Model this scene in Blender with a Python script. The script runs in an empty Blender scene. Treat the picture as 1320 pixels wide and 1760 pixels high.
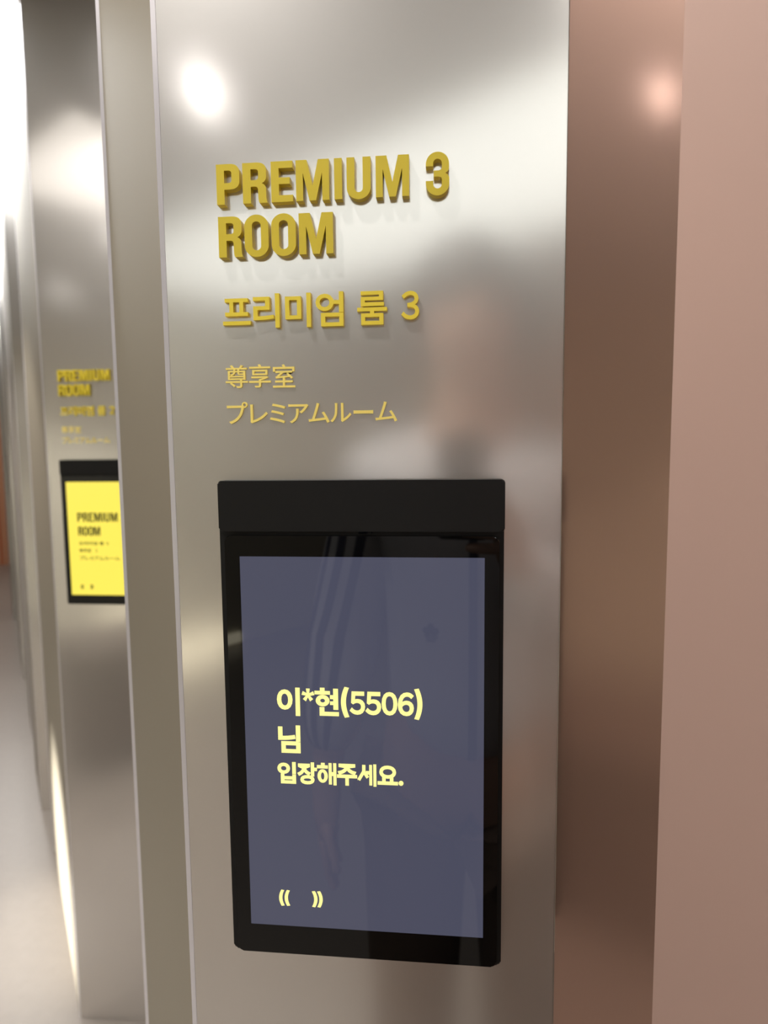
import bpy, bmesh, math
from mathutils import Matrix, Vector

C = bpy.context.scene.collection
scn = bpy.context.scene

# ------------------------------------------------------------------ camera
cam_d = bpy.data.cameras.new('camera')
cam = bpy.data.objects.new('camera', cam_d)
C.objects.link(cam)
EYE = Vector((0.06367, -0.46322, 1.51552))
RIGHT = Vector((0.9950859, 0.0984934, -0.0101585))
DOWN = Vector((-0.00044, -0.0981948, -0.9951671))
FWD = Vector((-0.0990149, 0.9902812, -0.0976689))
cam.matrix_world = Matrix(((RIGHT.x, -DOWN.x, -FWD.x, EYE.x),
                           (RIGHT.y, -DOWN.y, -FWD.y, EYE.y),
                           (RIGHT.z, -DOWN.z, -FWD.z, EYE.z), (0, 0, 0, 1)))
cam_d.sensor_fit = 'HORIZONTAL'
cam_d.sensor_width = 36
cam_d.lens = 36 * 1130.3 / 1320
cam_d.clip_start = 0.004
cam_d.dof.use_dof = True
cam_d.dof.focus_distance = 0.468
cam_d.dof.aperture_fstop = 8.1
scn.camera = cam

# ------------------------------------------------------------------ world, view, light levels
world = bpy.data.worlds.new('world')
scn.world = world
world.use_nodes = True
world.node_tree.nodes['Background'].inputs[0].default_value = (0.9, 0.88, 0.85, 1)
world.node_tree.nodes['Background'].inputs[1].default_value = 0.05
scn.view_settings.view_transform = 'Standard'
scn.view_settings.look = 'None'
scn.view_settings.gamma = 1
scn.view_settings.exposure = 0.0
try:
    scn.view_settings.use_curve_mapping = False
except Exception:
    pass
PANEL_REAR = 1.6        # wide ceiling panel behind the viewer
PANEL_FILL = 7.0         # unseen fill light added along the rose wall behind the viewer
PANEL_CROSS = 1.5       # short cross panel ahead
PANEL_LINE = 10.0       # light line above the row of pillars
BEAM = 55.0            # watts of each downlight's beam
SPOT = 70.0             # downlights
LED_BASE = 4.0          # glowing skirting
SCREEN_ON = 1.0

# corridor axes: T along the row of pillars (away), N to the left across the corridor
P0 = Vector((-0.136, 0.0))
T = Vector((-0.5908, 0.8068))
N = Vector((-0.8068, -0.5908))
HC = 2.58               # ceiling height


def cor(s, n):
    v = P0 + T * s + N * n
    return v.x, v.y


# ------------------------------------------------------------------ materials
def principled(name, col, rough=0.5, metal=0.0, spec=0.5, emit=None, estr=0.0, coat=0.0, bump=0.0, bscale=200, stretch=None, vary=0.0):
    m = bpy.data.materials.new(name)
    m.use_nodes = True
    nt = m.node_tree
    b = nt.nodes['Principled BSDF']
    b.inputs['Base Color'].default_value = (*col, 1)
    b.inputs['Roughness'].default_value = rough
    b.inputs['Metallic'].default_value = metal
    b.inputs['Specular IOR Level'].default_value = spec
    b.inputs['Coat Weight'].default_value = coat
    b.inputs['Coat Roughness'].default_value = 0.03
    if emit:
        b.inputs['Emission Color'].default_value = (*emit, 1)
        b.inputs['Emission Strength'].default_value = estr
    if bump or vary:
        tc = nt.nodes.new('ShaderNodeTexCoord')
        mp = nt.nodes.new('ShaderNodeMapping')
        nz = nt.nodes.new('ShaderNodeTexNoise')
        nt.links.new(tc.outputs['Object'], mp.inputs[0])
        nt.links.new(mp.outputs[0], nz.inputs['Vector'])
        mp.inputs['Scale'].default_value = stretch or (1, 1, 1)
        nz.inputs['Scale'].default_value = bscale
        nz.inputs['Detail'].default_value = 4
        if bump:
            bp = nt.nodes.new('ShaderNodeBump')
            bp.inputs['Strength'].default_value = bump
            bp.inputs['Distance'].default_value = 0.001
            nt.links.new(nz.outputs['Fac'], bp.inputs['Height'])
            nt.links.new(bp.outputs[0], b.inputs['Normal'])
        if vary:
            rp = nt.nodes.new('ShaderNodeValToRGB')
            rp.color_ramp.elements[0].position = 0.3
            rp.color_ramp.elements[1].position = 0.7
            rp.color_ramp.elements[0].color = (*[c * (1 - vary) for c in col], 1)
            rp.color_ramp.elements[1].color = (*[min(1, c * (1 + vary)) for c in col], 1)
            nt.links.new(nz.outputs['Fac'], rp.inputs[0])
            nt.links.new(rp.outputs[0], b.inputs['Base Color'])
    return m


def satin_metal(name, col, r1, r2, mix, grain=0.02, stretch=(1.5, 1, 60)):
    """brushed sheet: a tight and a wide lobe with a fine horizontal grain"""
    m = bpy.data.materials.new(name)
    m.use_nodes = True
    nt = m.node_tree
    b = nt.nodes['Principled BSDF']
    out = nt.nodes['Material Output']
    b2 = nt.nodes.new('ShaderNodeBsdfPrincipled')
    mx = nt.nodes.new('ShaderNodeMixShader')
    tc = nt.nodes.new('ShaderNodeTexCoord')
    mp = nt.nodes.new('ShaderNodeMapping')
    nz = nt.nodes.new('ShaderNodeTexNoise')
    bp = nt.nodes.new('ShaderNodeBump')
    nt.links.new(tc.outputs['Object'], mp.inputs[0])
    mp.inputs['Scale'].default_value = stretch
    nt.links.new(mp.outputs[0], nz.inputs['Vector'])
    nz.inputs['Scale'].default_value = 40
    nz.inputs['Detail'].default_value = 3
    bp.inputs['Strength'].default_value = grain
    bp.inputs['Distance'].default_value = 0.0005
    nt.links.new(nz.outputs['Fac'], bp.inputs['Height'])
    for q, r in ((b, r1), (b2, r2)):
        q.inputs['Base Color'].default_value = (*col, 1)
        q.inputs['Metallic'].default_value = 1
        q.inputs['Roughness'].default_value = r
        nt.links.new(bp.outputs[0], q.inputs['Normal'])
    mx.inputs[0].default_value = mix
    nt.links.new(b.outputs[0], mx.inputs[1])
    nt.links.new(b2.outputs[0], mx.inputs[2])
    nt.links.new(mx.outputs[0], out.inputs['Surface'])
    return m


def emitter(name, col, strength):
    m = bpy.data.materials.new(name)
    m.use_nodes = True
    b = m.node_tree.nodes['Principled BSDF']
    b.inputs['Base Color'].default_value = (0.02, 0.02, 0.02, 1)
    b.inputs['Emission Color'].default_value = (*col, 1)
    b.inputs['Emission Strength'].default_value = strength
    return m


M = {}
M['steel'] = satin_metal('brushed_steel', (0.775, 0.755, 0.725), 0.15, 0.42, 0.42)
M['steel_trim'] = principled('pale_anodised_edge', (0.72, 0.70, 0.74), 0.32, 0.45, 0.5)
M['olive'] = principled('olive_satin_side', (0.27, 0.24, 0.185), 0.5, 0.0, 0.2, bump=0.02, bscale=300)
M['copper'] = satin_metal('satin_copper', (0.47, 0.31, 0.25), 0.13, 0.42, 0.6)
M['pink'] = principled('rose_satin_panel', (0.48, 0.325, 0.275), 0.5, 0.0, 0.4, bump=0.015, bscale=500)
M['brass'] = principled('brass_yellow_acrylic', (0.62, 0.49, 0.035), 0.4, 0.0, 0.4)
M['yellow'] = principled('bright_yellow_acrylic', (0.80, 0.64, 0.055), 0.4, 0.0, 0.4)
M['pale'] = principled('pale_yellow_vinyl', (0.92, 0.76, 0.20), 0.5, 0.0, 0.3)
M['black'] = principled('matt_black_plastic', (0.008, 0.008, 0.008), 0.42, 0.0, 0.25, bump=0.03, bscale=1500)
M['glass'] = principled('black_glass', (0.002, 0.002, 0.002), 0.02, 0.0, 0.36)
M['screen'] = principled('dark_blue_screen', (0.002, 0.002, 0.003), 0.02, 0.0, 0.5, (0.070, 0.073, 0.112), SCREEN_ON)
M['screen_text'] = emitter('lit_yellow_text', (1.0, 0.92, 0.30), 1.15)
M['yellow_screen'] = principled('lit_yellow_screen', (0.002, 0.002, 0.002), 0.05, 0.0, 0.5, (1.0, 0.83, 0.10), 1.05)
M['ink'] = principled('dark_screen_text', (0.02, 0.018, 0.004), 0.3)
M['floor'] = principled('beige_polished_floor', (0.25, 0.22, 0.195), 0.3, 0.0, 0.5, bump=0.01, bscale=30, vary=0.03)
M['ceiling'] = principled('grey_white_ceiling', (0.42, 0.42, 0.42), 0.7)
M['wall'] = principled('warm_white_wall', (0.74, 0.72, 0.60), 0.6)
M['wall_back'] = principled('pale_grey_green_wall', (0.78, 0.79, 0.70), 0.6)
M['dark_seat'] = principled('added_seat_brown', (0.09, 0.065, 0.055), 0.5)
M['peach'] = principled('peach_wall', (0.62, 0.36, 0.24), 0.6)
M['panel_w'] = emitter('luminous_panel_white', (0.98, 1.0, 0.95), PANEL_REAR)
M['panel_fill'] = emitter('added_fill_line', (1.0, 0.97, 0.93), PANEL_FILL)
M['panel_c'] = emitter('luminous_panel_warm', (1.0, 0.93, 0.86), PANEL_CROSS)
M['panel_l'] = emitter('luminous_line', (1.0, 0.99, 0.97), PANEL_LINE)
M['spot'] = emitter('downlight_lens', (1.0, 0.95, 0.93), SPOT)
M['led'] = emitter('led_skirting', (1.0, 0.90, 0.66), LED_BASE)
M['white_plastic'] = principled('white_plastic', (0.8, 0.8, 0.8), 0.4)


def brick_material():
    m = bpy.data.materials.new('terracotta_brick')
    m.use_nodes = True
    nt = m.node_tree
    b = nt.nodes['Principled BSDF']
    b.inputs['Roughness'].default_value = 0.8
    br = nt.nodes.new('ShaderNodeTexBrick')
    tc = nt.nodes.new('ShaderNodeTexCoord')
    nt.links.new(tc.outputs['Generated'], br.inputs['Vector'])
    br.inputs['Scale'].default_value = 22
    br.inputs['Color1'].default_value = (0.42, 0.13, 0.06, 1)
    br.inputs['Color2'].default_value = (0.55, 0.24, 0.10, 1)
    br.inputs['Mortar'].default_value = (0.62, 0.40, 0.26, 1)
    br.inputs['Mortar Size'].default_value = 0.02
    nt.links.new(br.outputs[0], b.inputs['Base Color'])
    return m


M['brick'] = brick_material()


# ------------------------------------------------------------------ helpers
def link(name, me, parent=None):
    o = bpy.data.objects.new(name, me)
    C.objects.link(o)
    if parent:
        o.parent = parent
    return o


def mesh_obj(name, bm, mat, parent=None, smooth=False, loc=None):
    me = bpy.data.meshes.new(name)
    bmesh.ops.recalc_face_normals(bm, faces=bm.faces[:])
    bm.to_mesh(me)
    bm.free()
    me.materials.append(M[mat] if isinstance(mat, str) else mat)
    if smooth:
        for p in me.polygons:
            p.use_smooth = True
    o = link(name, me, parent)
    if loc:
        o.location = loc
    return o


def prism(bm, pts, z0, z1):
    a = [bm.verts.new((x, y, z0)) for x, y in pts]
    b = [bm.verts.new((x, y, z1)) for x, y in pts]
    n = len(pts)
    bm.faces.new(a[::-1])
    bm.faces.new(b)
    for i in range(n):
        bm.faces.new((a[i], a[(i + 1) % n], b[(i + 1) % n], b[i]))


def box(bm, x0, x1, y0, y1, z0, z1):
    prism(bm, [(x0, y0), (x1, y0), (x1, y1), (x0, y1)], z0, z1)


def rounded_slab(x0, x1, z0, z1, y0, y1, r, bev=0.0, seg=6):
    """upright slab with rounded corners in the x-z plane; y0 is its front"""
    bm = bmesh.new()
    pts = []
    for cx, cz, a0 in ((x1 - r, z1 - r, 0), (x0 + r, z1 - r, 90), (x0 + r, z0 + r, 180), (x1 - r, z0 + r, 270)):
        for i in range(seg + 1):
            a = math.radians(a0 + 90 * i / seg)
            pts.append((cx + r * math.cos(a), cz + r * math.sin(a)))
    f = [bm.verts.new((x, y0, z)) for x, z in pts]
    b = [bm.verts.new((x, y1, z)) for x, z in pts]
    n = len(pts)
    ff = bm.faces.new(f)
    bm.faces.new(b[::-1])
    for i in range(n):
        bm.faces.new((f[i], b[i], b[(i + 1) % n], f[(i + 1) % n]))
    if bev:
        bmesh.ops.bevel(bm, geom=list(ff.edges), offset=bev, segments=2, affect='EDGES', profile=0.5)
    return bm


def tag(o, label=None, cat=None, group=None, kind=None):
    if label:
        o['label'] = label
    if cat:
        o['category'] = cat
    if group:
        o['group'] = group
    if kind:
        o['kind'] = kind
    return o


def thing(name, label, cat, loc=(0, 0, 0), group=None):
    o = bpy.data.objects.new(name, None)
    o.empty_display_size = 0.05
    C.objects.link(o)
    o.location = loc
    return tag(o, label, cat, group)


def struct(name, bm, mat):
    return tag(mesh_obj(name, bm, mat), kind='structure')


def cor_slab(s0, s1, n0, n1, z0, z1):
    bm = bmesh.new()
    prism(bm, [cor(s0, n0), cor(s1, n0), cor(s1, n1), cor(s0, n1)], z0, z1)
    return bm


# ------------------------------------------------------------------ the setting
S0, S1, NW, NR = -5.2, 9.6, 3.8, -1.25
struct('floor', cor_slab(S0 - .2, S1 + .2, NR - 2.0, NW + .2, -0.08, 0), 'floor')
struct('ceiling', cor_slab(S0 - .2, S1 + .2, NR - 2.0, NW + .2, HC, HC + 0.08), 'ceiling')
struct('wall_left', cor_slab(S0, S1, NW, NW + 0.1, 0, HC), 'wall')
struct('wall_end', cor_slab(S1, S1 + 0.1, NR - 1.9, NW + 0.1, 0, HC), 'brick')
struct('wall_back', cor_slab(S0 - 0.1, S0, 3.05, NW + 0.1, 0, HC), 'wall_back')
struct('wall_corner', cor_slab(S0 - 0.1, S0, NR - 1.9, 3.05, 0, HC), 'peach')
struct('wall_rear', cor_slab(0.42, S1, NR - 0.1, NR, 0, HC), 'wall')
struct('baseboard_left', cor_slab(-2.75, -0.5, NW - 0.03, NW, 0.015, 0.09), 'led')

# copper return and rose panel right of the near pillar, both running back towards the viewer
FACE_W = 0.2770
PR = Vector((P0.x + FACE_W, 0.0))


def right_slab(s0, s1, n0, n1):
    bm = bmesh.new()
    pts = [PR + Vector((0.0552, -0.0529)) + T * s + N * n for s, n in ((s0, n0), (s1, n0), (s1, n1), (s0, n1))]
    prism(bm, [(p.x, p.y) for p in pts], 0, HC)
    return bm


T2 = Vector((0.0552, -0.0529))          # the copper return runs a little steeper than the corridor
N2 = Vector((-T2.y, T2.x)).normalized()
cb = bmesh.new()
prism(cb, [tuple(PR + v) for v in (Vector((0, 0)), T2 * 1.02, T2 * 1.02 + N2 * 0.016, N2 * 0.016)], 0, HC)
struct('trim_1', cb, 'copper')
struct('wall_right', right_slab(S0 - 0.2, 0, -0.018, 0.0015), 'pink')


# ------------------------------------------------------------------ pillars
def pillar_meshes(depth):
    """local frame: origin at the front left foot, +x along the face, +y into the wall"""
    parts = []
    bm = bmesh.new()
    prism(bm, [(0, 0), (FACE_W, 0), (FACE_W, 0.016), (0.005, 0.016)], 0, HC)
    bmesh.ops.bevel(bm, geom=[e for e in bm.edges if abs(e.verts[0].co.x - FACE_W) < 1e-5 and abs(e.verts[1].co.x - FACE_W) < 1e-5
                              and e.verts[0].co.y < 1e-5 and e.verts[1].co.y < 1e-5], offset=0.0012, segments=2, affect='EDGES')
    parts.append(('front_panel', bm, 'steel', None))
    A = Vector((-0.0056, 0.0040))
    bm = bmesh.new()
    prism(bm, [(-0.0002, 0), (A.x, A.y), (A.x + 0.006, A.y + 0.012), (0.0048, 0.016)], 0, HC)
    parts.append(('edge_trim', bm, 'steel_trim', 'bright folded metal edge between front and side'))
    B = A + T * depth
    I = -N * 0.014
    bm = bmesh.new()
    prism(bm, [tuple(A), tuple(B), tuple(B + I), tuple(A + I)], 0, HC)
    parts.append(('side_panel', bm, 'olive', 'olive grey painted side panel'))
    D = B + Vector((-0.0058, 0.0042))
    bm = bmesh.new()
    prism(bm, [tuple(B), tuple(D), tuple(D + I), tuple(B + I)], 0, HC)
    parts.append(('edge_trim', bm, 'steel_trim', 'bright folded metal edge at the rear of the side'))
    R = Vector((FACE_W, 0.016))
    bm = bmesh.new()
    prism(bm, [tuple(R), (FACE_W, 0.03), tuple(B + I * 1.4), tuple(B + I), tuple(A + I)], 0, HC)
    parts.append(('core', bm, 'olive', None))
    return parts


def pillar(loc, depth, label):
    t = thing('metal_pillar', label, 'pillar', loc, 'metal pillars along the corridor')
    for name, bm, mat, lab in pillar_meshes(depth):
        o = mesh_obj(name, bm, mat, t)
        if lab:
            o['label'] = lab
    return t


FOOT = [(-0.136, 0.0), (-0.921, 1.072), (-1.655, 2.028), (-2.128, 2.681), (-2.771, 3.543), (-3.855, 5.0)]
pillar((*FOOT[0], 0), 0.212, 'nearest brushed metal pillar carrying the large lettering and the dark blue screen')
pillar((*FOOT[1], 0), 0.85, 'brushed metal pillar with the lit yellow screen, behind the nearest pillar')
pillar((*FOOT[2], 0), 0.42, 'narrow visible pillar directly left of the pillar with the yellow screen')
pillar((*FOOT[3], 0), 0.42, 'slim distant pillar edge, second left of the yellow screen pillar')
pillar((*FOOT[4], 0), 0.5, 'distant pillar edge with the longer dark display bar on it')
pillar((*FOOT[5], 0), 0.5, 'farthest pillar edge beside the orange brick wall, shorter display bar on it')


# ------------------------------------------------------------------ letter shapes
def arc(cx, cy, rx, ry, a0, a1, n=10):
    return [(cx + rx * math.cos(math.radians(a0 + (a1 - a0) * i / n)), cy + ry * math.sin(math.radians(a0 + (a1 - a0) * i / n))) for i in range(n + 1)]


def q(x0, y0, x1, y1, x2, y2, n=8):
    """quadratic curve"""
    r = []
    for i in range(n + 1):
        u = i / n
        r.append(((1 - u) ** 2 * x0 + 2 * u * (1 - u) * x1 + u * u * x2, (1 - u) ** 2 * y0 + 2 * u * (1 - u) * y1 + u * u * y2))
    return r


CAPS = {
    'P': [[(0, 0), (0, 1)] + q(.33, 1, .56, 1, .56, .78) + q(.56, .58, .56, .37, .33, .37) + [(.19, .37), (.19, 0)],
          [(.19, .84)] + q(.29, .84, .37, .84, .37, .76) + q(.37, .61, .37, .53, .29, .53) + [(.19, .53)]],
    'R': [[(0, 0), (0, 1)] + q(.33, 1, .56, 1, .56, .80) + q(.56, .66, .56, .53, .45, .485) + q(.45, .485, .545, .455, .55, .34) + q(.553, .16, .555, .06, .585, 0)
          + [(.39, 0)] + q(.39, 0, .365, .05, .365, .14) + q(.362, .32, .362, .41, .28, .41) + [(.19, .41), (.19, 0)],
          [(.19, .84)] + q(.29, .84, .37, .84, .37, .77) + q(.37, .65, .37, .57, .29, .57) + [(.19, .57)]],
    'E': [[(0, 0), (0, 1), (.53, 1), (.53, .83), (.19, .83), (.19, .60), (.46, .60), (.46, .44), (.19, .44), (.19, .165), (.53, .165), (.53, 0)]],
    'M': [[(0, 0), (0, 1), (.265, 1), (.405, .36), (.545, 1), (.81, 1), (.81, 0), (.64, 0), (.64, .68), (.485, 0), (.325, 0), (.17, .68), (.17, 0)]],
    'I': [[(0, 0), (0, 1), (.19, 1), (.19, 0)]],
    'U': [[(0, 1)] + arc(.29, .26, .29, .275, 180, 360, 20) + [(.58, 1), (.39, 1)] + arc(.29, .26, .10, .105, 0, -180, 14) + [(.19, 1)]],
    'O': [arc(.3, .73, .3, .285, 0, 180, 20) + arc(.3, .27, .3, .285, 180, 360, 20),
          arc(.3, .75, .11, .10, 0, 180, 14) + arc(.3, .25, .11, .10, 180, 360, 14)],
    '3': [[(0, .68), (.18, .68)] + arc(.285, .745, .105, .105, 180, 0, 12) + q(.39, .66, .39, .575, .29, .575) + [(.19, .575), (.19, .43)]
          + q(.29, .43, .39, .43, .39, .35) + arc(.285, .255, .105, .105, 0, -180, 12) + [(.18, .335), (0, .335)]
          + arc(.285, .27, .285, .285, 180, 360, 18) + q(.57, .37, .57, .47, .47, .51) + q(.47, .51, .565, .55, .565, .65) + arc(.283, .73, .282, .285, 0, 180, 18)],
    '2': [[(0, 0), (0, .14)] + q(.0, .14, .12, .32, .25, .46) + q(.25, .46, .385, .62, .385, .73) + arc(.285, .755, .10, .10, 0, 180, 10) + [(.185, .66), (0, .66)]
          + arc(.285, .73, .285, .285, 180, 0, 18) + q(.57, .70, .57, .58, .40, .38) + q(.40, .38, .26, .22, .23, .165) + [(.56, .165), (.56, 0)]],
    '(': [q(.62, 1, .0, .5, .62, 0, 14) + q(1.0, 0.03, .46, .5, 1.0, .97, 14)],
    ')': [q(.38, 1, 1.0, .5, .38, 0, 14) + q(0.0, 0.03, .54, .5, 0.0, .97, 14)],
    '.': [arc(.5, .5, .5, .5, 0, 345, 23)],
}
# bold syllables set from single strokes (y downwards): r = bar, e = ring, l = slanted bar
STROKES = {
    '현': [('r', 745, 105, 810, 160), ('r', 668, 150, 885, 200), ('e', 780, 287, 97, 81, 63), ('r', 930, 115, 998, 412),
          ('r', 884, 207, 940, 262), ('r', 884, 295, 940, 345), ('r', 735, 380, 803, 497), ('r', 735, 445, 1006, 502)],
    '해': [('r', 466, 112, 499, 140), ('r', 430, 133, 526, 160), ('e', 479, 226, 45, 58, 30), ('r', 533, 112, 559, 297),
          ('r', 573, 112, 600, 303), ('r', 557, 190, 575, 222)],
    '세': [('l', 839, 130, 838, 200, 29), ('l', 838, 186, 793, 262, 28), ('l', 838, 190, 873, 240, 26), ('r', 856, 182, 892, 212),
          ('r', 886, 128, 911, 306), ('r', 922, 122, 948, 315), ('r', 782, 262, 784, 264)],
}


def stroke_mesh(ch):
    bm = bmesh.new()

    def slab(pts):
        prism(bm, pts, -1, 1)
    for st in STROKES[ch]:
        if st[0] == 'r':
            _, x0, y0, x1, y1 = st
            slab([(x0, -y0), (x1, -y0), (x1, -y1), (x0, -y1)])
        elif st[0] == 'l':
            _, x0, y0, x1, y1, w = st
            d = Vector((x1 - x0, y0 - y1)).normalized()
            p = Vector((-d.y, d.x)) * w / 2
            a, b = Vector((x0, -y0)), Vector((x1, -y1))
            slab([tuple(a + p), tuple(b + p), tuple(b - p), tuple(a - p)])
        else:
            _, cx, cy, rx, ry, th = st
            n = 36
            for i in range(n):
                a0, a1 = 2 * math.pi * i / n, 2 * math.pi * (i + 1) / n
                slab([(cx + rx * math.cos(a0), -cy + ry * math.sin(a0)), (cx + rx * math.cos(a1), -cy + ry * math.sin(a1)),
                      (cx + (rx - th) * math.cos(a1), -cy + (ry - th * .85) * math.sin(a1)), (cx + (rx - th) * math.cos(a0), -cy + (ry - th * .85) * math.sin(a0))])
    me = bpy.data.meshes.new('outline')
    bmesh.ops.recalc_face_normals(bm, faces=bm.faces[:])
    bm.to_mesh(me)
    bm.free()
    return me


_star = []
for k in range(5):
    a = math.radians(90 + 72 * k)
    for da, r in ((-math.radians(17), .52), (math.radians(17), .52), (math.radians(34), .17)):
        _star.append((.5 + r * math.cos(a + da), .5 + r * math.sin(a + da)))
CAPS['*'] = [_star]


def curve_mesh(cu):
    ob = bpy.data.objects.new('tmp', cu)
    C.objects.link(ob)
    bpy.context.view_layer.update()
    dg = bpy.context.evaluated_depsgraph_get()
    me = bpy.data.meshes.new_from_object(ob.evaluated_get(dg))
    bpy.data.objects.remove(ob)
    bpy.data.curves.remove(cu)
    return me


def glyph_mesh(ch, weight=0.0, bevel=False):
    """front at z=+1, back at z=-1 before fitting"""
    if ch in CAPS:
        cu = bpy.data.curves.new('outline', 'CURVE')
        cu.dimensions = '2D'
        for loop in CAPS[ch]:
            clean = []
            for p in loop:
                if not clean or (abs(p[0] - clean[-1][0]) + abs(p[1] - clean[-1][1])) > 1e-4:
                    clean.append(p)
            if (abs(clean[0][0] - clean[-1][0]) + abs(clean[0][1] - clean[-1][1])) < 1e-4:
                clean.pop()
            sp = cu.splines.new('POLY')
            sp.points.add(len(clean) - 1)
            for i, (x, y) in enumerate(clean):
                sp.points[i].co = (x, y, 0, 1)
            sp.use_cyclic_u = True
    else:
        cu = bpy.data.curves.new('outline', 'FONT')
        cu.body = ch
        cu.resolution_u = 4
        cu.offset = weight
    cu.fill_mode = 'BOTH'
    cu.extrude = 1.0
    return curve_mesh(cu)


def fit(me, x0, x1, z0, z1, yb, yf):
    """stretch a glyph to its place on an upright face: ink box x0..x1, z0..z1; back at yb, front at yf"""
    xs = [v.co.x for v in me.vertices]
    ys = [v.co.y for v in me.vertices]
    ax, bx, ay, by = min(xs), max(xs), min(ys), max(ys)
    for v in me.vertices:
        x = x0 + (v.co.x - ax) / (bx - ax) * (x1 - x0)
        z = z0 + (v.co.y - ay) / max(by - ay, 1e-6) * (z1 - z0)
        y = yf if v.co.z > 0 else yb
        v.co = (x, y, z)
    return me


def glyph(name, parent, mat, ch, box4, yb, yf, weight=0.0):
    me = fit(stroke_mesh(ch) if weight > .03 and ch in STROKES else glyph_mesh(ch, weight), *box4, yb, yf)
    me.materials.clear()
    me.materials.append(M[mat])
    for p in me.polygons:
        p.use_smooth = False
        p.material_index = 0
    me.name = name
    return link(name, me, parent)


def join(name, objs, parent):
    """several marks of one screen picture become one mesh"""
    bm = bmesh.new()
    for o in objs:
        bm.from_mesh(o.data)
    me = bpy.data.meshes.new(name)
    bm.to_mesh(me)
    bm.free()
    me.materials.append(objs[0].data.materials[0])
    for o in objs:
        bpy.data.objects.remove(o)
    return link(name, me, parent)


ROW1 = [('P', -.09521, -.07905), ('R', -.07677, -.05952), ('E', -.05695, -.04197), ('M', -.03974, -.01700), ('I', -.01348, -.00821),
        ('U', -.00501, .01117), ('M', .01463, .03699), ('3', .04814, .06367)]
ROW2 = [('R', -.09499, -.07788), ('O', -.07653, -.05968), ('O', -.05764, -.04060), ('M', -.03846, -.01487)]
KOR = [('프', -0.09469, -0.07473, 1.60206, 1.62021), ('리', -0.07275, -0.05404, 1.59959, 1.62284), ('미', -0.04995, -0.03188, 1.59941, 1.62254),
       ('엄', -0.02842, -0.00906, 1.59946, 1.62272), ('룸', 0.00058, 0.02106, 1.59966, 1.62222), ('３', 0.03094, 0.04317, 1.60246, 1.62144)]
HAN = [('尊', -0.09497, -0.07883, 1.55867, 1.57475), ('享', -0.07776, -0.06215, 1.55876, 1.57498), ('室', -0.0606, -0.04468, 1.55843, 1.57459)]
KAT = [('プ', -0.09479, -0.07963, 1.53332, 1.54884), ('レ', -0.07773, -0.06521, 1.5336, 1.54694), ('ミ', -0.06343, -0.05212, 1.53341, 1.54724),
       ('ア', -0.04993, -0.03555, 1.53321, 1.54667), ('ム', -0.03554, -0.02054, 1.53321, 1.54723), ('ル', -0.01991, -0.00493, 1.5336, 1.54697),
       ('ー', -0.00335, 0.0105, 1.53925, 1.54167), ('ム', 0.01206, 0.02737, 1.53356, 1.54744)]


def lettering(name, label, rows, mat, depth, weight, dx=0.0, dy=0.0, group=None, z=1.6):
    t = thing(name, label, 'sign lettering', (dx + P0.x, dy, 0), group)
    for ch, x0, x1, z0, z1 in rows:
        nm = 'digit' if ch in '23３２' else 'letter'
        glyph(nm, t, mat, ch, (x0 - P0.x, x1 - P0.x, z0, z1), 0.0, -depth, weight)
    return t


TX = FOOT[1][0] - P0.x
TY = FOOT[1][1]
r1 = [(c, a, b, 1.6826 - (.0006 if c in 'U3' else 0), 1.7091 + (.0006 if c == '3' else 0)) for c, a, b in ROW1]
r2 = [(c, a, b, 1.6475 - (.0005 if c == 'O' else 0), 1.6746 + (.0005 if c == 'O' else 0)) for c, a, b in ROW2]
lettering('raised_lettering', 'thick raised brass yellow words PREMIUM 3 ROOM on the nearest pillar', r1 + r2, 'brass', 0.006, 0)
lettering('korean_lettering', 'raised yellow Korean line with a 3, under PREMIUM 3 ROOM on the nearest pillar', KOR, 'yellow', 0.0035, 0.018)
lettering('chinese_lettering', 'flat pale yellow line of three Chinese characters on the nearest pillar', HAN, 'pale', 0.0012, 0.006)
lettering('japanese_lettering', 'flat pale yellow Japanese line just above the nearest black display', KAT, 'pale', 0.0012, 0.008)

r1f = [('2' if c == '3' else c, a, b, z0, z1) for c, a, b, z0, z1 in r1]
korf = [('２' if c == '３' else c, a, b, z0, z1) for c, a, b, z0, z1 in KOR]
lettering('raised_lettering', 'blurred raised yellow words PREMIUM ROOM on the pillar with the yellow screen', r1f + r2, 'brass', 0.006, 0, TX, TY)
lettering('korean_lettering', 'blurred yellow Korean line on the pillar with the yellow screen', korf, 'yellow', 0.0035, 0.018, TX, TY)
lettering('chinese_lettering', 'faint blurred line of three Chinese characters above the yellow screen', HAN, 'pale', 0.0012, 0.006, TX, TY)
lettering('japanese_lettering', 'faint blurred Japanese line directly above the yellow screen', KAT, 'pale', 0.0012, 0.008, TX, TY)

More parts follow.
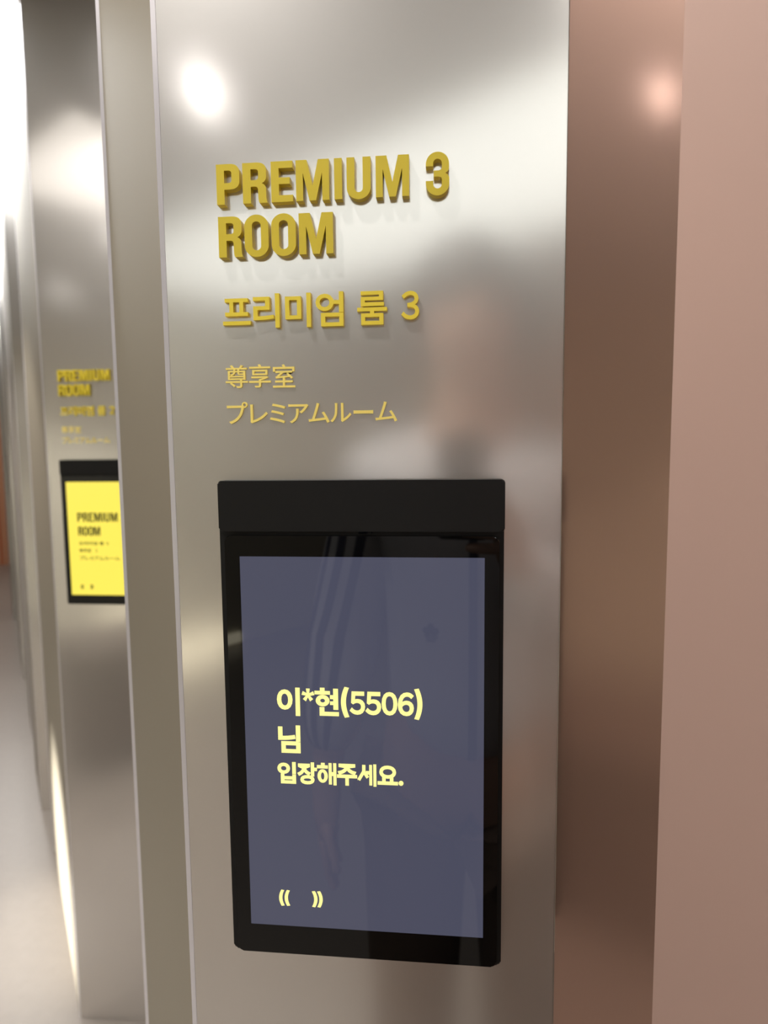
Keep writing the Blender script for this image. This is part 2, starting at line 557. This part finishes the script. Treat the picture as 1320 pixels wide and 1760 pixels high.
# ------------------------------------------------------------------ the door displays
S_A = [('이', -0.06084, -0.04392, 1.3226, 1.34368), ('*', -0.04261, -0.03323, 1.33376, 1.3432), ('현', -0.03308, -0.01552, 1.32331, 1.34413),
       ('(', -0.01392, -0.00793, 1.32235, 1.34522), ('５', -0.00768, 0.00354, 1.32488, 1.34203), ('５', 0.00366, 0.01512, 1.32489, 1.34208),
       ('０', 0.01545, 0.02677, 1.325, 1.34223), ('６', 0.02702, 0.03849, 1.32494, 1.3423), (')', 0.03869, 0.04455, 1.3223, 1.34535)]
S_B = [('님', -0.06064, -0.04423, 1.29442, 1.31535)]
S_C = [('입', -0.06188, -0.04815, 1.27099, 1.28748), ('장', -0.04708, -0.03244, 1.27097, 1.28776), ('해', -0.03245, -0.01816, 1.27105, 1.28775),
       ('주', -0.01774, -0.00298, 1.27125, 1.28763), ('세', -0.00282, 0.01105, 1.2713, 1.28802), ('요', 0.01189, 0.02675, 1.27296, 1.28748),
       ('.', 0.02713, 0.03065, 1.2728, 1.2764)]
S_D = [('(', -0.06324, -0.05919, 1.17486, 1.18763), ('(', -0.05902, -0.05494, 1.17503, 1.18756), (')', -0.03827, -0.03409, 1.17519, 1.18789),
       (')', -0.03431, -0.03018, 1.1752, 1.18803)]


def display(label, foot, screen_mat, lines, text_mat, group='door displays on the pillars'):
    """housing with a header bar, a black glass front and a lit screen; local frame of its pillar"""
    t = thing('door_display', label, 'display', (foot[0] - P0.x, foot[1], 0), group)
    bm = rounded_slab(-0.1010, 0.1012, 1.1343, 1.4926, -0.0072, 0.0, 0.0032, 0.0012)
    mesh_obj('housing', bm, 'black', t)
    bm = rounded_slab(-0.1000, 0.1014, 1.4572, 1.4931, -0.0115, 0.0, 0.0022, 0.0014)
    mesh_obj('header_panel', bm, 'black', t)
    bm = rounded_slab(0.0005, 0.0095, 1.4556, 1.4575, -0.0112, -0.0068, 0.0008)
    mesh_obj('sensor_slot', bm, 'glass', t)
    bm = rounded_slab(-0.0962, 0.0978, 1.1362, 1.4540, -0.0116, -0.0068, 0.0042, 0.0007)
    g = mesh_obj('front_glass', bm, 'glass', t, loc=None)
    bm = bmesh.new()
    box(bm, -0.0853, 0.0878, -0.0119, -0.0112, 1.1590, 1.4392)
    s = mesh_obj('screen', bm, screen_mat, t)
    for row in lines:
        parts = [glyph('screen_text', s, text_mat, ch, b4, -0.0118, -0.0122, w) for ch, b4, w in row]
        join('screen_text', parts, s)
    return t


def G(rows, w):
    return [(c, (a, b, z0, z1), w) for c, a, b, z0, z1 in rows]


display('black wall display with dark blue screen and yellow Korean message on the nearest pillar', FOOT[0], 'screen',
        [G(S_A, .033), G(S_B, .033), G(S_C, .036), G(S_D, 0)], 'screen_text')


def scaled(rows, x0, x1, z0, z1):
    a = min(r[1] for r in rows)
    b = max(r[2] for r in rows)
    c = min(r[3] for r in rows)
    d = max(r[4] for r in rows)
    return [(r[0], x0 + (r[1] - a) / (b - a) * (x1 - x0), x0 + (r[2] - a) / (b - a) * (x1 - x0),
             z0 + (r[3] - c) / (d - c) * (z1 - z0), z0 + (r[4] - c) / (d - c) * (z1 - z0)) for r in rows]


L1 = scaled(r1f, -.0605, .0640, 1.3413, 1.3642)
L2 = scaled(r2, -.0600, -.0030, 1.3068, 1.3297)
L3 = scaled(korf, -.0600, .0170, 1.2838, 1.2925)
L4 = scaled(HAN, -.0600, -.0290, 1.2660, 1.2750) + [('２', -.0180, -.0130, 1.2665, 1.2745)]
L5 = scaled(KAT, -.0600, .0440, 1.2465, 1.2570) + [('２', .0520, .0570, 1.2470, 1.2560)]
L6 = scaled(S_D, -.0610, -.0285, 1.1735, 1.1855)
display('lit yellow screen with dark PREMIUM ROOM text on the pillar behind', FOOT[1], 'yellow_screen',
        [G(L1, 0), G(L2, 0), G(L3, .02), G(L4, .01), G(L5, .01), G(L6, 0)], 'ink')
display('longer dark display bar seen edge on, on a distant pillar', FOOT[4], 'glass', [], 'ink')
display('shorter dark display bar seen edge on, on the farthest pillar', FOOT[5], 'glass', [], 'ink')


# ------------------------------------------------------------------ ceiling lights
def lum_panel(label, s0, s1, n0, n1, mat):
    x, y = cor((s0 + s1) / 2, (n0 + n1) / 2)
    t = thing('ceiling_light', label, 'ceiling light', (x, y, HC), 'luminous ceiling lights')
    hs, hn = (s1 - s0) / 2, (n1 - n0) / 2

    def rect(bs, bn):
        return [tuple(T * a * bs + N * b * bn) for a, b in ((-1, -1), (1, -1), (1, 1), (-1, 1))]
    bm = bmesh.new()
    prism(bm, rect(hs, hn), -0.012, -0.001)
    mesh_obj('diffuser', bm, mat, t)
    bm = bmesh.new()
    o = rect(hs + .012, hn + .012)
    i = rect(hs + .001, hn + .001)
    for k in range(4):
        prism(bm, [o[k], o[(k + 1) % 4], i[(k + 1) % 4], i[k]], -0.016, 0)
    mesh_obj('frame', bm, 'white_plastic', t)
    return t


lum_panel('glaring white light line on the ceiling above the far pillars at upper left', 1.36, 8.8, 0.005, 0.30, 'panel_l')
lum_panel('wide luminous ceiling panel mirrored as the bright band behind PREMIUM 3', -2.75, -1.5, 0.15, 3.6, 'panel_w')
lum_panel('short luminous cross panel mirrored near the top of the yellow screen pillar', 0.55, 1.02, 0.45, 1.25, 'panel_c')
lum_panel('unseen fill light line added above the rose wall behind the viewer', -4.2, -1.1, 0.05, 0.26, 'panel_fill')


def downlight(s, n, label, power=1.0):
    x, y = cor(s, n)
    t = thing('downlight', label, 'downlight', (x, y, HC), 'ceiling downlights')
    bm = bmesh.new()
    bmesh.ops.create_cone(bm, cap_ends=True, segments=32, radius1=0.028, radius2=0.028, depth=0.004, matrix=Matrix.Translation((0, 0, -0.004)))
    mesh_obj('lens', bm, 'spot', t)
    bm = bmesh.new()
    vs = []
    for r, z in ((0.029, -0.001), (0.029, -0.010), (0.050, -0.008), (0.052, -0.001)):
        vs.append([bm.verts.new((r * math.cos(2 * math.pi * i / 32), r * math.sin(2 * math.pi * i / 32), z)) for i in range(32)])
    for k in range(3):
        for i in range(32):
            bm.faces.new((vs[k][i], vs[k][(i + 1) % 32], vs[k + 1][(i + 1) % 32], vs[k + 1][i]))
    mesh_obj('ring', bm, 'white_plastic', t)
    ld = bpy.data.lights.new('beam', 'SPOT')
    ld.energy = BEAM * power
    ld.spot_size = math.radians(104)
    ld.spot_blend = 0.35
    ld.shadow_soft_size = 0.025
    ld.color = (1.0, 0.96, 0.92)
    lo = bpy.data.objects.new('beam', ld)
    C.objects.link(lo)
    lo.parent = t
    lo.location = (0, 0, -0.016)



downlight(-0.93, 1.33, 'downlight mirrored as the bright spot left of PREMIUM on the nearest pillar')
downlight(0.32, 1.518, 'downlight mirrored as the bright spot high on the copper panel')
for ls, ln, lab in ((-0.15, 0.42, 'unseen fill downlight added left of the person with the phone'),  # unseen downlights added as key and fill light
                    (-4.1, 1.2, 'unseen fill downlight added before the peach back wall'),
                    (0.95, 0.12, 'unseen fill downlight added above the yellow screen pillar'),
                    (2.1, 0.75, 'unseen fill downlight added left of the narrow third pillar'),
                    (3.6, 0.75, 'unseen fill downlight added left of the distant pillars'),
                    (-0.6, 2.7, 'unseen fill downlight added across the corridor, level with the person'),
                    (0.05, 2.9, 'unseen fill downlight added across the corridor, opposite the nearest pillar'),
                    (2.7, 2.7, 'unseen fill downlight added across the corridor, opposite the distant pillars')):
    downlight(ls, ln, lab, 1.6 if 'third' in lab or 'across' in lab else 1.0)


# ------------------------------------------------------------------ the person with the phone, mirrored in screen and steel
def skin(name, pts, edges, mat, parent, root=0, sub=2):
    """pts: (x, y, z, rx[, ry]); a surface grown over the joints"""
    me = bpy.data.meshes.new(name)
    me.from_pydata([p[:3] for p in pts], edges, [])
    ob = bpy.data.objects.new('tmp', me)
    C.objects.link(ob)
    md = ob.modifiers.new('skin', 'SKIN')
    md.use_smooth_shade = True
    sv = me.skin_vertices[0].data
    for i, p in enumerate(pts):
        sv[i].radius = (p[3], p[4] if len(p) > 4 else p[3])
        sv[i].use_root = (i == root)
    sd = ob.modifiers.new('sub', 'SUBSURF')
    sd.levels = sub
    bpy.context.view_layer.update()
    dg = bpy.context.evaluated_depsgraph_get()
    m2 = bpy.data.meshes.new_from_object(ob.evaluated_get(dg))
    bpy.data.objects.remove(ob)
    bpy.data.meshes.remove(me)
    m2.materials.clear()
    m2.materials.append(M[mat])
    for p in m2.polygons:
        p.use_smooth = True
        p.material_index = 0
    m2.name = name
    return link(name, m2, parent)


M['skin'] = principled('skin', (0.62, 0.40, 0.30), 0.5, 0, 0.4, bump=0.02, bscale=250)
M['hair'] = principled('black_hair', (0.018, 0.014, 0.012), 0.45, bump=0.3, bscale=120, stretch=(6, 6, 1))
M['jacket'] = principled('light_grey_jersey', (0.66, 0.66, 0.68), 0.8, bump=0.15, bscale=60)
M['stripe'] = principled('navy_stripe', (0.035, 0.04, 0.09), 0.7)
M['trousers'] = principled('brown_trousers', (0.17, 0.115, 0.085), 0.85, bump=0.1, bscale=80)
M['shoe'] = principled('white_shoe', (0.6, 0.6, 0.6), 0.5)
M['phone'] = principled('graphite_phone', (0.03, 0.03, 0.035), 0.25, 0.3)
M['lens'] = principled('phone_lens_glass', (0.003, 0.003, 0.004), 0.03)

PX, PY, PS = 0.10, -0.70, 1.03
person = thing('person', 'person in a light striped track jacket holding up a phone, mirrored in the dark screen', 'person', (PX, PY, 0))
person.scale = (PS, PS, PS)


def L(x, y, z):
    """a world point in the person's frame"""
    return ((x - PX) / PS, (y - PY) / PS, z / PS)


def cam_pt(r, d, f):
    v = EYE + RIGHT * r + DOWN * d + FWD * f
    return L(*v)


def hand(pts, edges, wrist, palm, tips, thumb, rad=0.0085):
    """five unequal bent fingers rooted in the palm"""
    for chain in tips + [thumb]:
        last = palm
        for k, p in enumerate(chain):
            pts.append((*p, rad * (1.0 - 0.12 * k)))
            edges.append((last, len(pts) - 1))
            last = len(pts) - 1


bp = [(0, 0, .96, .145, .105), (0, 0, 1.12, .13, .10), (0, .01, 1.30, .15, .105), (0, .0, 1.45, .075, .07), (0, .01, 1.53, .052),
      (0, .025, 1.60, .062, .075), (0, .02, 1.675, .078, .098), (0, .005, 1.74, .068, .085), (0, .0, 1.772, .03, .04)]
be = [(i, i + 1) for i in range(8)]


def add(parent_i, *pp):
    last = parent_i
    for p in pp:
        bp.append(p)
        be.append((last, len(bp) - 1))
        last = len(bp) - 1
    return last


for sx in (-1, 1):
    add(0, (sx * .09, 0, .90, .085), (sx * .10, .01, .50, .058), (sx * .105, -.01, .09, .04), (sx * .11, .11, .045, .036))
wr = cam_pt(.085, .165, -.045)
pr = cam_pt(.092, .105, -.012)
er = L(.33, -.64, 1.21)
w_r = add(3, (.15, -.005, 1.43, .055), (*er, .043), (*wr, .028), (*pr, .026))
wl, pl = L(-.150, -.65, .96), L(-.150, -.63, .875)
w_l = add(3, (-.15, -.005, 1.43, .055), (*L(-.125, -.725, 1.19), .043), (*wl, .028), (*pl, .026))
hand(bp, be, None, w_r,
     [[cam_pt(.069, .075 + .021 * k, .014), cam_pt(.036, .074 + .021 * k, .0165), cam_pt(.012 + .006 * abs(k - 1.3), .074 + .021 * k, .013)] for k in range(4)],
     [cam_pt(.072, .085, -.030), cam_pt(.048, .074, -.033), cam_pt(.032, .066, -.029)])
hand(bp, be, None, w_l,
     [[L(-.146, -.605 - .021 * k, .825), L(-.143, -.605 - .021 * k, .785 + .005 * abs(k - 1)), L(-.131, -.603 - .021 * k, .755 + .008 * abs(k - 1))] for k in range(4)],
     [L(-.140, -.595, .865), L(-.128, -.582, .835), L(-.123, -.577, .810)])
nose = add(6, (0, .112, 1.665, .012), (0, .122, 1.652, .013))
for sx in (-1, 1):
    add(6, (sx * .082, .005, 1.67, .012), (sx * .090, .0, 1.655, .011))
body = skin('body', bp, be, 'skin', person)

for sx in (-1, 1):
    bm = bmesh.new()
    bmesh.ops.create_uvsphere(bm, u_segments=16, v_segments=10, radius=.012, matrix=Matrix.Translation((sx * .031, .103, 1.69)))
    mesh_obj('eye', bm, 'lens', person, True)
bm = bmesh.new()
bmesh.ops.create_uvsphere(bm, u_segments=20, v_segments=10, radius=1, matrix=Matrix.Translation((0, .095, 1.622)) @ Matrix.Diagonal((.024, .010, .006, 1)))
mesh_obj('mouth', bm, principled('lips', (.45, .2, .17), .45), person, True)

bm = bmesh.new()
bmesh.ops.create_uvsphere(bm, u_segments=32, v_segments=20, radius=1, matrix=Matrix.Translation((0, -.008, 1.70)) @ Matrix.Diagonal((.116, .135, .122, 1)))
for v in list(bm.verts):                      # open the face: fringe at the brow, sides to the ears, nape behind
    if v.co.y > .06 and v.co.z < 1.715 or v.co.z < 1.60:
        bm.verts.remove(v)
h = mesh_obj('hair', bm, 'hair', person, True)
sm = h.modifiers.new('thick', 'SOLIDIFY')
sm.thickness = .018

jp = [(0, 0, .93, .160, .13), (0, 0, 1.10, .150, .13), (0, .01, 1.30, .165, .135), (0, 0, 1.44, .125, .10), (0, .005, 1.515, .075, .07)]
je = [(0, 1), (1, 2), (2, 3), (3, 4)]
for chain in ([(.155, -.005, 1.41, .080), (.215, .05, 1.29, .070), (*er, .068), (er[0] * .55 + wr[0] * .45, er[1] * .55 + wr[1] * .45, er[2] * .55 + wr[2] * .45, .062),
               (er[0] * .08 + wr[0] * .92, er[1] * .08 + wr[1] * .92, er[2] * .08 + wr[2] * .92, .042)],
              [(-.155, -.005, 1.41, .083), (-.185, -.01, 1.29, .074), (*L(-.125, -.725, 1.19), .070), (*L(-.140, -.68, 1.07), .064), (*L(-.149, -.652, .975), .044)]):
    last = 3
    for p in chain:
        jp.append(p)
        je.append((last, len(jp) - 1))
        last = len(jp) - 1
jacket = skin('jacket', jp, je, 'jacket', person)

# three stripes down the hanging sleeve, laid on the cloth
from mathutils.bvhtree import BVHTree
jt = BVHTree.FromPolygons([v.co for v in jacket.data.vertices], [tuple(p.vertices) for p in jacket.data.polygons])
axis = [Vector((-.155, -.005, 1.43)), Vector((-.185, -.01, 1.29)), Vector(L(-.125, -.725, 1.19)), Vector(L(-.140, -.68, 1.07)), Vector(L(-.149, -.652, .99))]
for off in (-28, 0, 28):
    bm = bmesh.new()
    prev = None
    steps = 40
    for i in range(steps + 1):
        u = i / steps * (len(axis) - 1)
        k = min(int(u), len(axis) - 2)
        c = axis[k].lerp(axis[k + 1], u - k)
        row = []
        for da in (-6.5, 6.5):
            a = math.radians(118 + off + da)      # outward and forward
            d = Vector((math.cos(a), math.sin(a), 0))
            hit = jt.ray_cast(c + d * .3, -d)
            p = hit[0] if hit[0] else c + d * .08
            row.append(bm.verts.new(p + d * .0015))
        if prev:
            bm.faces.new((prev[0], prev[1], row[1], row[0]))
        prev = row
    st = mesh_obj('sleeve_stripe', bm, 'stripe', jacket)
    so = st.modifiers.new('thick', 'SOLIDIFY')
    so.thickness = .001
bm = bmesh.new()                              # small three-leaf mark on the chest
for a, l in ((90, .017), (35, .014), (145, .014)):
    c, d = Vector((0, 0)), Vector((math.cos(math.radians(a)), math.sin(math.radians(a))))
    pts = [c + d * (l * (.5 - .5 * math.cos(t))) + Vector((-d.y, d.x)) * (.0055 * math.sin(t)) for t in [math.pi * 2 * i / 20 for i in range(20)]]
    x0, z0 = -.064, 1.185
    f = []
    for p in pts:
        hit = jt.ray_cast(Vector((x0 + p.x, .6, z0 + p.y)), Vector((0, -1, 0)))
        f.append(bm.verts.new((x0 + p.x, (hit[0].y if hit[0] else .14) + .0015, z0 + p.y)))
    bm.faces.new(f)
for k in range(3):
    pts = [(x0 - .010 + .002 * k, z0 - .003 - .0035 * k), (x0 + .010 - .002 * k, z0 - .003 - .0035 * k), (x0 + .010 - .002 * k, z0 - .005 - .0035 * k), (x0 - .010 + .002 * k, z0 - .005 - .0035 * k)]
    f = []
    for x, z in pts:
        hit = jt.ray_cast(Vector((x, .6, z)), Vector((0, -1, 0)))
        f.append(bm.verts.new((x, (hit[0].y if hit[0] else .14) + .0015, z)))
    bm.faces.new(f)
cm = mesh_obj('chest_mark', bm, 'stripe', jacket)
so = cm.modifiers.new('thick', 'SOLIDIFY')
so.thickness = .001
bm = bmesh.new()                              # zip down the front
prev = None
for i in range(41):
    z = .96 + .52 * i / 40
    hit = jt.ray_cast(Vector((0, .6, z)), Vector((0, -1, 0)))
    y = (hit[0].y if hit[0] else .12) + .002
    row = [bm.verts.new((-.006, y, z)), bm.verts.new((.006, y, z))]
    if prev:
        bm.faces.new((prev[0], prev[1], row[1], row[0]))
    prev = row
z_ = mesh_obj('zip', bm, 'stripe', jacket)
so = z_.modifiers.new('thick', 'SOLIDIFY')
so.thickness = .002

tp = [(0, 0, .98, .165, .125)]
te = []
for sx in (-1, 1):
    last = 0
    for p in ((sx * .095, 0, .88, .108), (sx * .10, .01, .50, .085), (sx * .105, -.005, .12, .07)):
        tp.append(p)
        te.append((last, len(tp) - 1))
        last = len(tp) - 1
skin('trousers', tp, te, 'trousers', person)
for sx in (-1, 1):
    skin('shoe', [(sx * .105, -.04, .055, .045, .05), (sx * .108, .05, .05, .047, .045), (sx * .112, .16, .04, .045, .035)], [(0, 1), (1, 2)], 'shoe', person)

ph = thing('phone', 'dark phone held up by the person, mirrored as a blur above the display', 'phone', (0, 0, 0))
ph.matrix_world = Matrix(((RIGHT.x, -DOWN.x, -FWD.x, EYE.x), (RIGHT.y, -DOWN.y, -FWD.y, EYE.y), (RIGHT.z, -DOWN.z, -FWD.z, EYE.z), (0, 0, 0, 1))) @ Matrix.Translation((.018, -.056, 0.0095))


def phone_slab(x0, x1, y0, y1, z0, z1, r, name, mat):
    b = rounded_slab(x0, x1, y0, y1, -z1, -z0, r, .0008)
    for v in b.verts:
        v.co = (v.co.x, v.co.z, -v.co.y)
    return mesh_obj(name, b, mat, ph)


phone_slab(-.0365, .0365, -.075, .075, -.004, .004, .010, 'body', 'phone')
phone_slab(-.0340, .0340, -.0725, .0725, .004, .0044, .008, 'screen', 'glass')
for lx, ly in ((-.018, .040), (.004, .052)):
    bm = bmesh.new()
    bmesh.ops.create_cone(bm, cap_ends=True, segments=24, radius1=.0065, radius2=.0065, depth=.0015, matrix=Matrix.Translation((lx, ly, -.0046)))
    mesh_obj('lens', bm, 'lens', ph)

# ------------------------------------------------------------------ unseen additions: dark seat for the copper's reflection, floor lamp for the far side panel
bx_, by_ = cor(0.36, 1.5)
added_bench = thing('added_bench', 'unseen dark seat added to mirror as the dark zone low on the copper panel', 'added_bench', (bx_, by_, 0))


def added_bench_part(name, hs, hn, z0, z1, bev, mat):
    bm = bmesh.new()
    prism(bm, [tuple(T * a * hs + N * b * hn) for a, b in ((-1, -1), (1, -1), (1, 1), (-1, 1))], z0, z1)
    bmesh.ops.bevel(bm, geom=list(bm.edges), offset=bev, segments=3, affect='EDGES')
    return mesh_obj(name, bm, mat, added_bench)


added_bench_part('plinth', .32, .21, 0, .10, .004, 'dark_seat')
added_bench_part('seat', .36, .26, .10, .44, .02, 'dark_seat')
added_bench_part('cushion', .36, .26, .442, .60, .03, 'dark_seat')

fx, fy = cor(1.72, 1.55)  # lamp added out of view to whiten the second pillar's foot
fs = thing('added_floor_spotlight', 'small floor spotlight throwing the white wedge on the foot of the second pillar', 'added_spotlight', (fx, fy, 0))
bm = bmesh.new()
bmesh.ops.create_cone(bm, cap_ends=True, segments=32, radius1=.05, radius2=.05, depth=.012, matrix=Matrix.Translation((0, 0, .006)))
mesh_obj('base', bm, 'black', fs)
bm = bmesh.new()
box(bm, -.006, .006, -.006, .006, .01, .05)
mesh_obj('stem', bm, 'black', fs)
aim = Vector((*cor(1.72, 0.0), .20)) - Vector((fx, fy, .07))
rot = aim.to_track_quat('-Z', 'Y').to_matrix().to_4x4()
bm = bmesh.new()
bmesh.ops.create_cone(bm, cap_ends=True, segments=32, radius1=.032, radius2=.026, depth=.09)
hd = mesh_obj('head', bm, 'black', fs)
hd.matrix_local = Matrix.Translation((0, 0, .07)) @ rot
bm = bmesh.new()
bmesh.ops.create_cone(bm, cap_ends=True, segments=32, radius1=.027, radius2=.027, depth=.003, matrix=Matrix.Translation((0, 0, -.0465)))
mesh_obj('lens', bm, 'panel_w', hd)
ld = bpy.data.lights.new('beam', 'SPOT')
ld.energy = 560
ld.spot_size = math.radians(34)
ld.spot_blend = 0.8
ld.shadow_soft_size = 0.02
ld.color = (1.0, 0.98, 0.93)
lo = bpy.data.objects.new('beam', ld)
C.objects.link(lo)
lo.parent = hd
lo.location = (0, 0, -.052)
